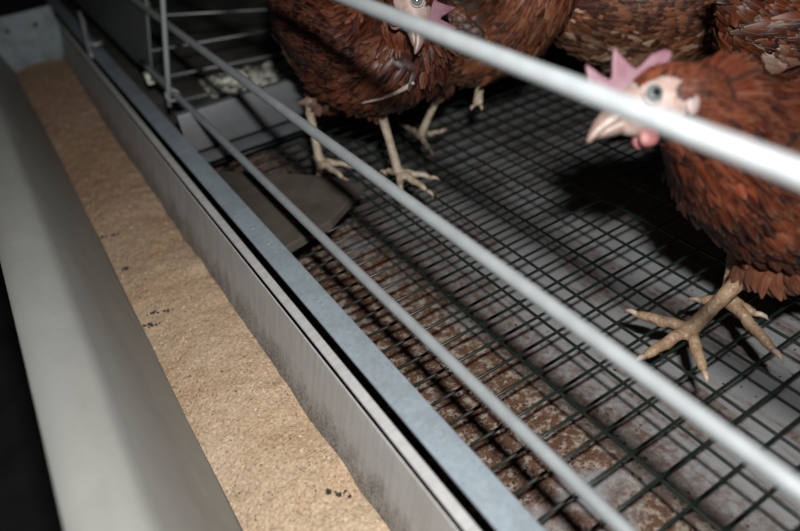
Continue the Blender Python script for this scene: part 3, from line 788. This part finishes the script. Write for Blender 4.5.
# hen at the right, head side-on behind the top bar
Ef, Eu = img(-.955, .297).normalized(), img(-.297, -.955).normalized()
hcE = W(659, 102, .402)
EO = Vector((.502, .206, 0))
toeE = [[(Wz(636, 313, .005), .010), (Wz(644, 356, .005), .010), (Wz(704, 371, .005), .010)],
        [(Wz(774, 350, .005), .013), (Wz(756, 313, .005), .011), (Wz(700, 300, .005), .010)]]
hen('brown hen at the right with grey eye, pale beak and pink comb, seen side-on', EO, (-.96, .28),
    neck=[(W(730, 137, .450), .045, .043), (W(706, 117, .426), .034, .031), (W(691, 107, .412), .0275, .025)],
    head=(hcE, Ef, Eu, 1.10), feet=[Wz(689, 331, .008), Wz(728, 302, .008)], hocks=[W(741, 279, .545), Wz(728, 302, .008) + Vector((.012, .014, .065))],
    toes=toeE, dz=-.010, body_r=1.0, pitch=.15, nfeat=16000, voxel=.0017, pale=.35, hue=(.88, .80, .85), seedc=1)

LEGC[0] = (.40, .34, .26); LEGR[0] = 1.0
# dark hen left of centre, pecking downwards
Af, Au = img(.30, .95).normalized(), img(.95, -.30).normalized()
hcA = W(410, 0, .62)
hen_a = hen('dark red-brown hen left of centre, standing with its head bent down to peck', (.360, .684), (.10, -.995),
    neck=[(Vector((.372, .598, .212)), .042, .040), (Vector((.364, .572, .258)), .031, .029), (hcA - Af * .022 + Vector((.010, .018, .010)), .024, .022)],
    head=(hcA, Af, Au, 1.12), feet=[Wz(320, 163, .008), Wz(399, 174, .008)], hocks=[Wz(320, 163, .008) + Vector((.004, .012, .075)), Wz(399, 174, .008) + Vector((-.004, .020, .078))],
    body_r=.97, dz=.010, tail=False, nfeat=12000, voxel=.0022, pale=.22, hue=(.66, .62, .70), seedc=5,
    tint=[((312, 92), (.024, .024, .03), (.30, .22, .17), .95), ((298, 68), (.022, .022, .03), (.18, .11, .075), .85)])

# pale quill lying along the lower wing edge
bd_ = [c for c in hen_a.children if c.name.startswith('body')][0].data
tree_ = BVHTree.FromPolygons([v.co.copy() for v in bd_.vertices], [tuple(p.vertices) for p in bd_.polygons])
qp = []
for (u, v) in [(328, 101), (345, 104), (362, 103), (380, 99), (396, 93), (407, 87), (414, 82)]:
    d_ = (W(u, v, 1.0) - CAM).normalized(); hit = tree_.ray_cast(CAM, d_)[0]
    if hit is not None: qp.append(hit - d_ * .010)
if len(qp) > 3:
    tube('wing_quill', qp, [.0006] + [.0010 + .0040 * (i / len(qp)) ** 1.5 for i in range(len(qp) - 2)] + [.0022], simple('pale_quill', (.36, .29, .25), .5, 0, .3, 120), hen_a, 8)
# hen behind it
Bc = Vector((.498, .680, 0)); bh = Vector((.35, -.94, 0)).normalized()
hcB = Bc + bh * .16 + Vector((.02, .02, .33))
hen('dull brown hen standing just behind the dark pecking hen, one foot lifted', Bc, (.35, -.94),
    neck=[(Bc + bh * .115 + Vector((0, 0, .22)), .045, .043), (Bc + bh * .135 + Vector((0, 0, .27)), .030, .029), (Bc + bh * .142 + Vector((0.01, 0.01, .31)), .023, .021)],
    head=(hcB, bh + Vector((0, 0, -.1)), Vector((0, 0, 1)), 1.0), feet=[W(479, 92, .862), Wz(420, 137, .008)], hocks=[W(483, 78, .87), W(437, 97, .865)],
    toes=[[(W(474, 106, .86), .008), (W(481, 106, .855), .008)], [(Wz(402, 124, .005), .01), (Wz(430, 150, .005), .01), (Wz(441, 131, .005), .01)]], nfeat=8000, voxel=.0028, body_r=.92, pale=.5, hue=(.95, 1.15, 1.3), seedc=9, tail=False)

# paler hen behind the right hen's comb
Cc = Vector((.712, .546, 0)); chd = Vector((.80, -.60, 0)).normalized()
hcC = Cc + chd * .16 + Vector((0, 0, .33))
hen('lighter brown hen with ruffled pale-edged feathers, behind the pink comb', Cc, (.80, -.60),
    neck=[(Cc + chd * .115 + Vector((0, 0, .22)), .045, .043), (Cc + chd * .135 + Vector((0, 0, .27)), .030, .029), (Cc + chd * .145 + Vector((0, 0, .31)), .023, .021)],
    head=(hcC, chd, Vector((0, 0, 1)), 1.0), feet=[Cc + Vector((-.01, .06, .008)), Cc + Vector((-.05, -.02, .008))], hocks=[Cc + Vector((-.02, .06, .085)), Cc + Vector((-.06, -.02, .085))],
    nfeat=9000, voxel=.0028, pale=1.0, hue=(2.0, 2.7, 3.2), seedc=13, tail=False)

# hen at the top right corner
Dc = Vector((.742, .314, 0)); dh = Vector((.93, -.36, 0)).normalized()
hcD = Dc + dh * .16 + Vector((0, 0, .33))
hen('dark brown hen with a white feather patch, half hidden in the top right corner', Dc, (.93, -.36),
    neck=[(Dc + dh * .115 + Vector((0, 0, .22)), .045, .043), (Dc + dh * .135 + Vector((0, 0, .27)), .030, .029), (Dc + dh * .145 + Vector((0, 0, .31)), .023, .021)],
    head=(hcD, dh, Vector((0, 0, 1)), 1.0), feet=[Dc + Vector((0, .03, .008)), Dc + Vector((-.02, -.03, .008))], hocks=[Dc + Vector((-.01, .03, .085)), Dc + Vector((-.03, -.03, .085))],
    nfeat=9000, voxel=.0028, pale=.4, hue=(.95, .78, .7), tint=[((796, 60), (.018, .018, .02), (.42, .36, .31), .9)], seedc=17, tail=False)
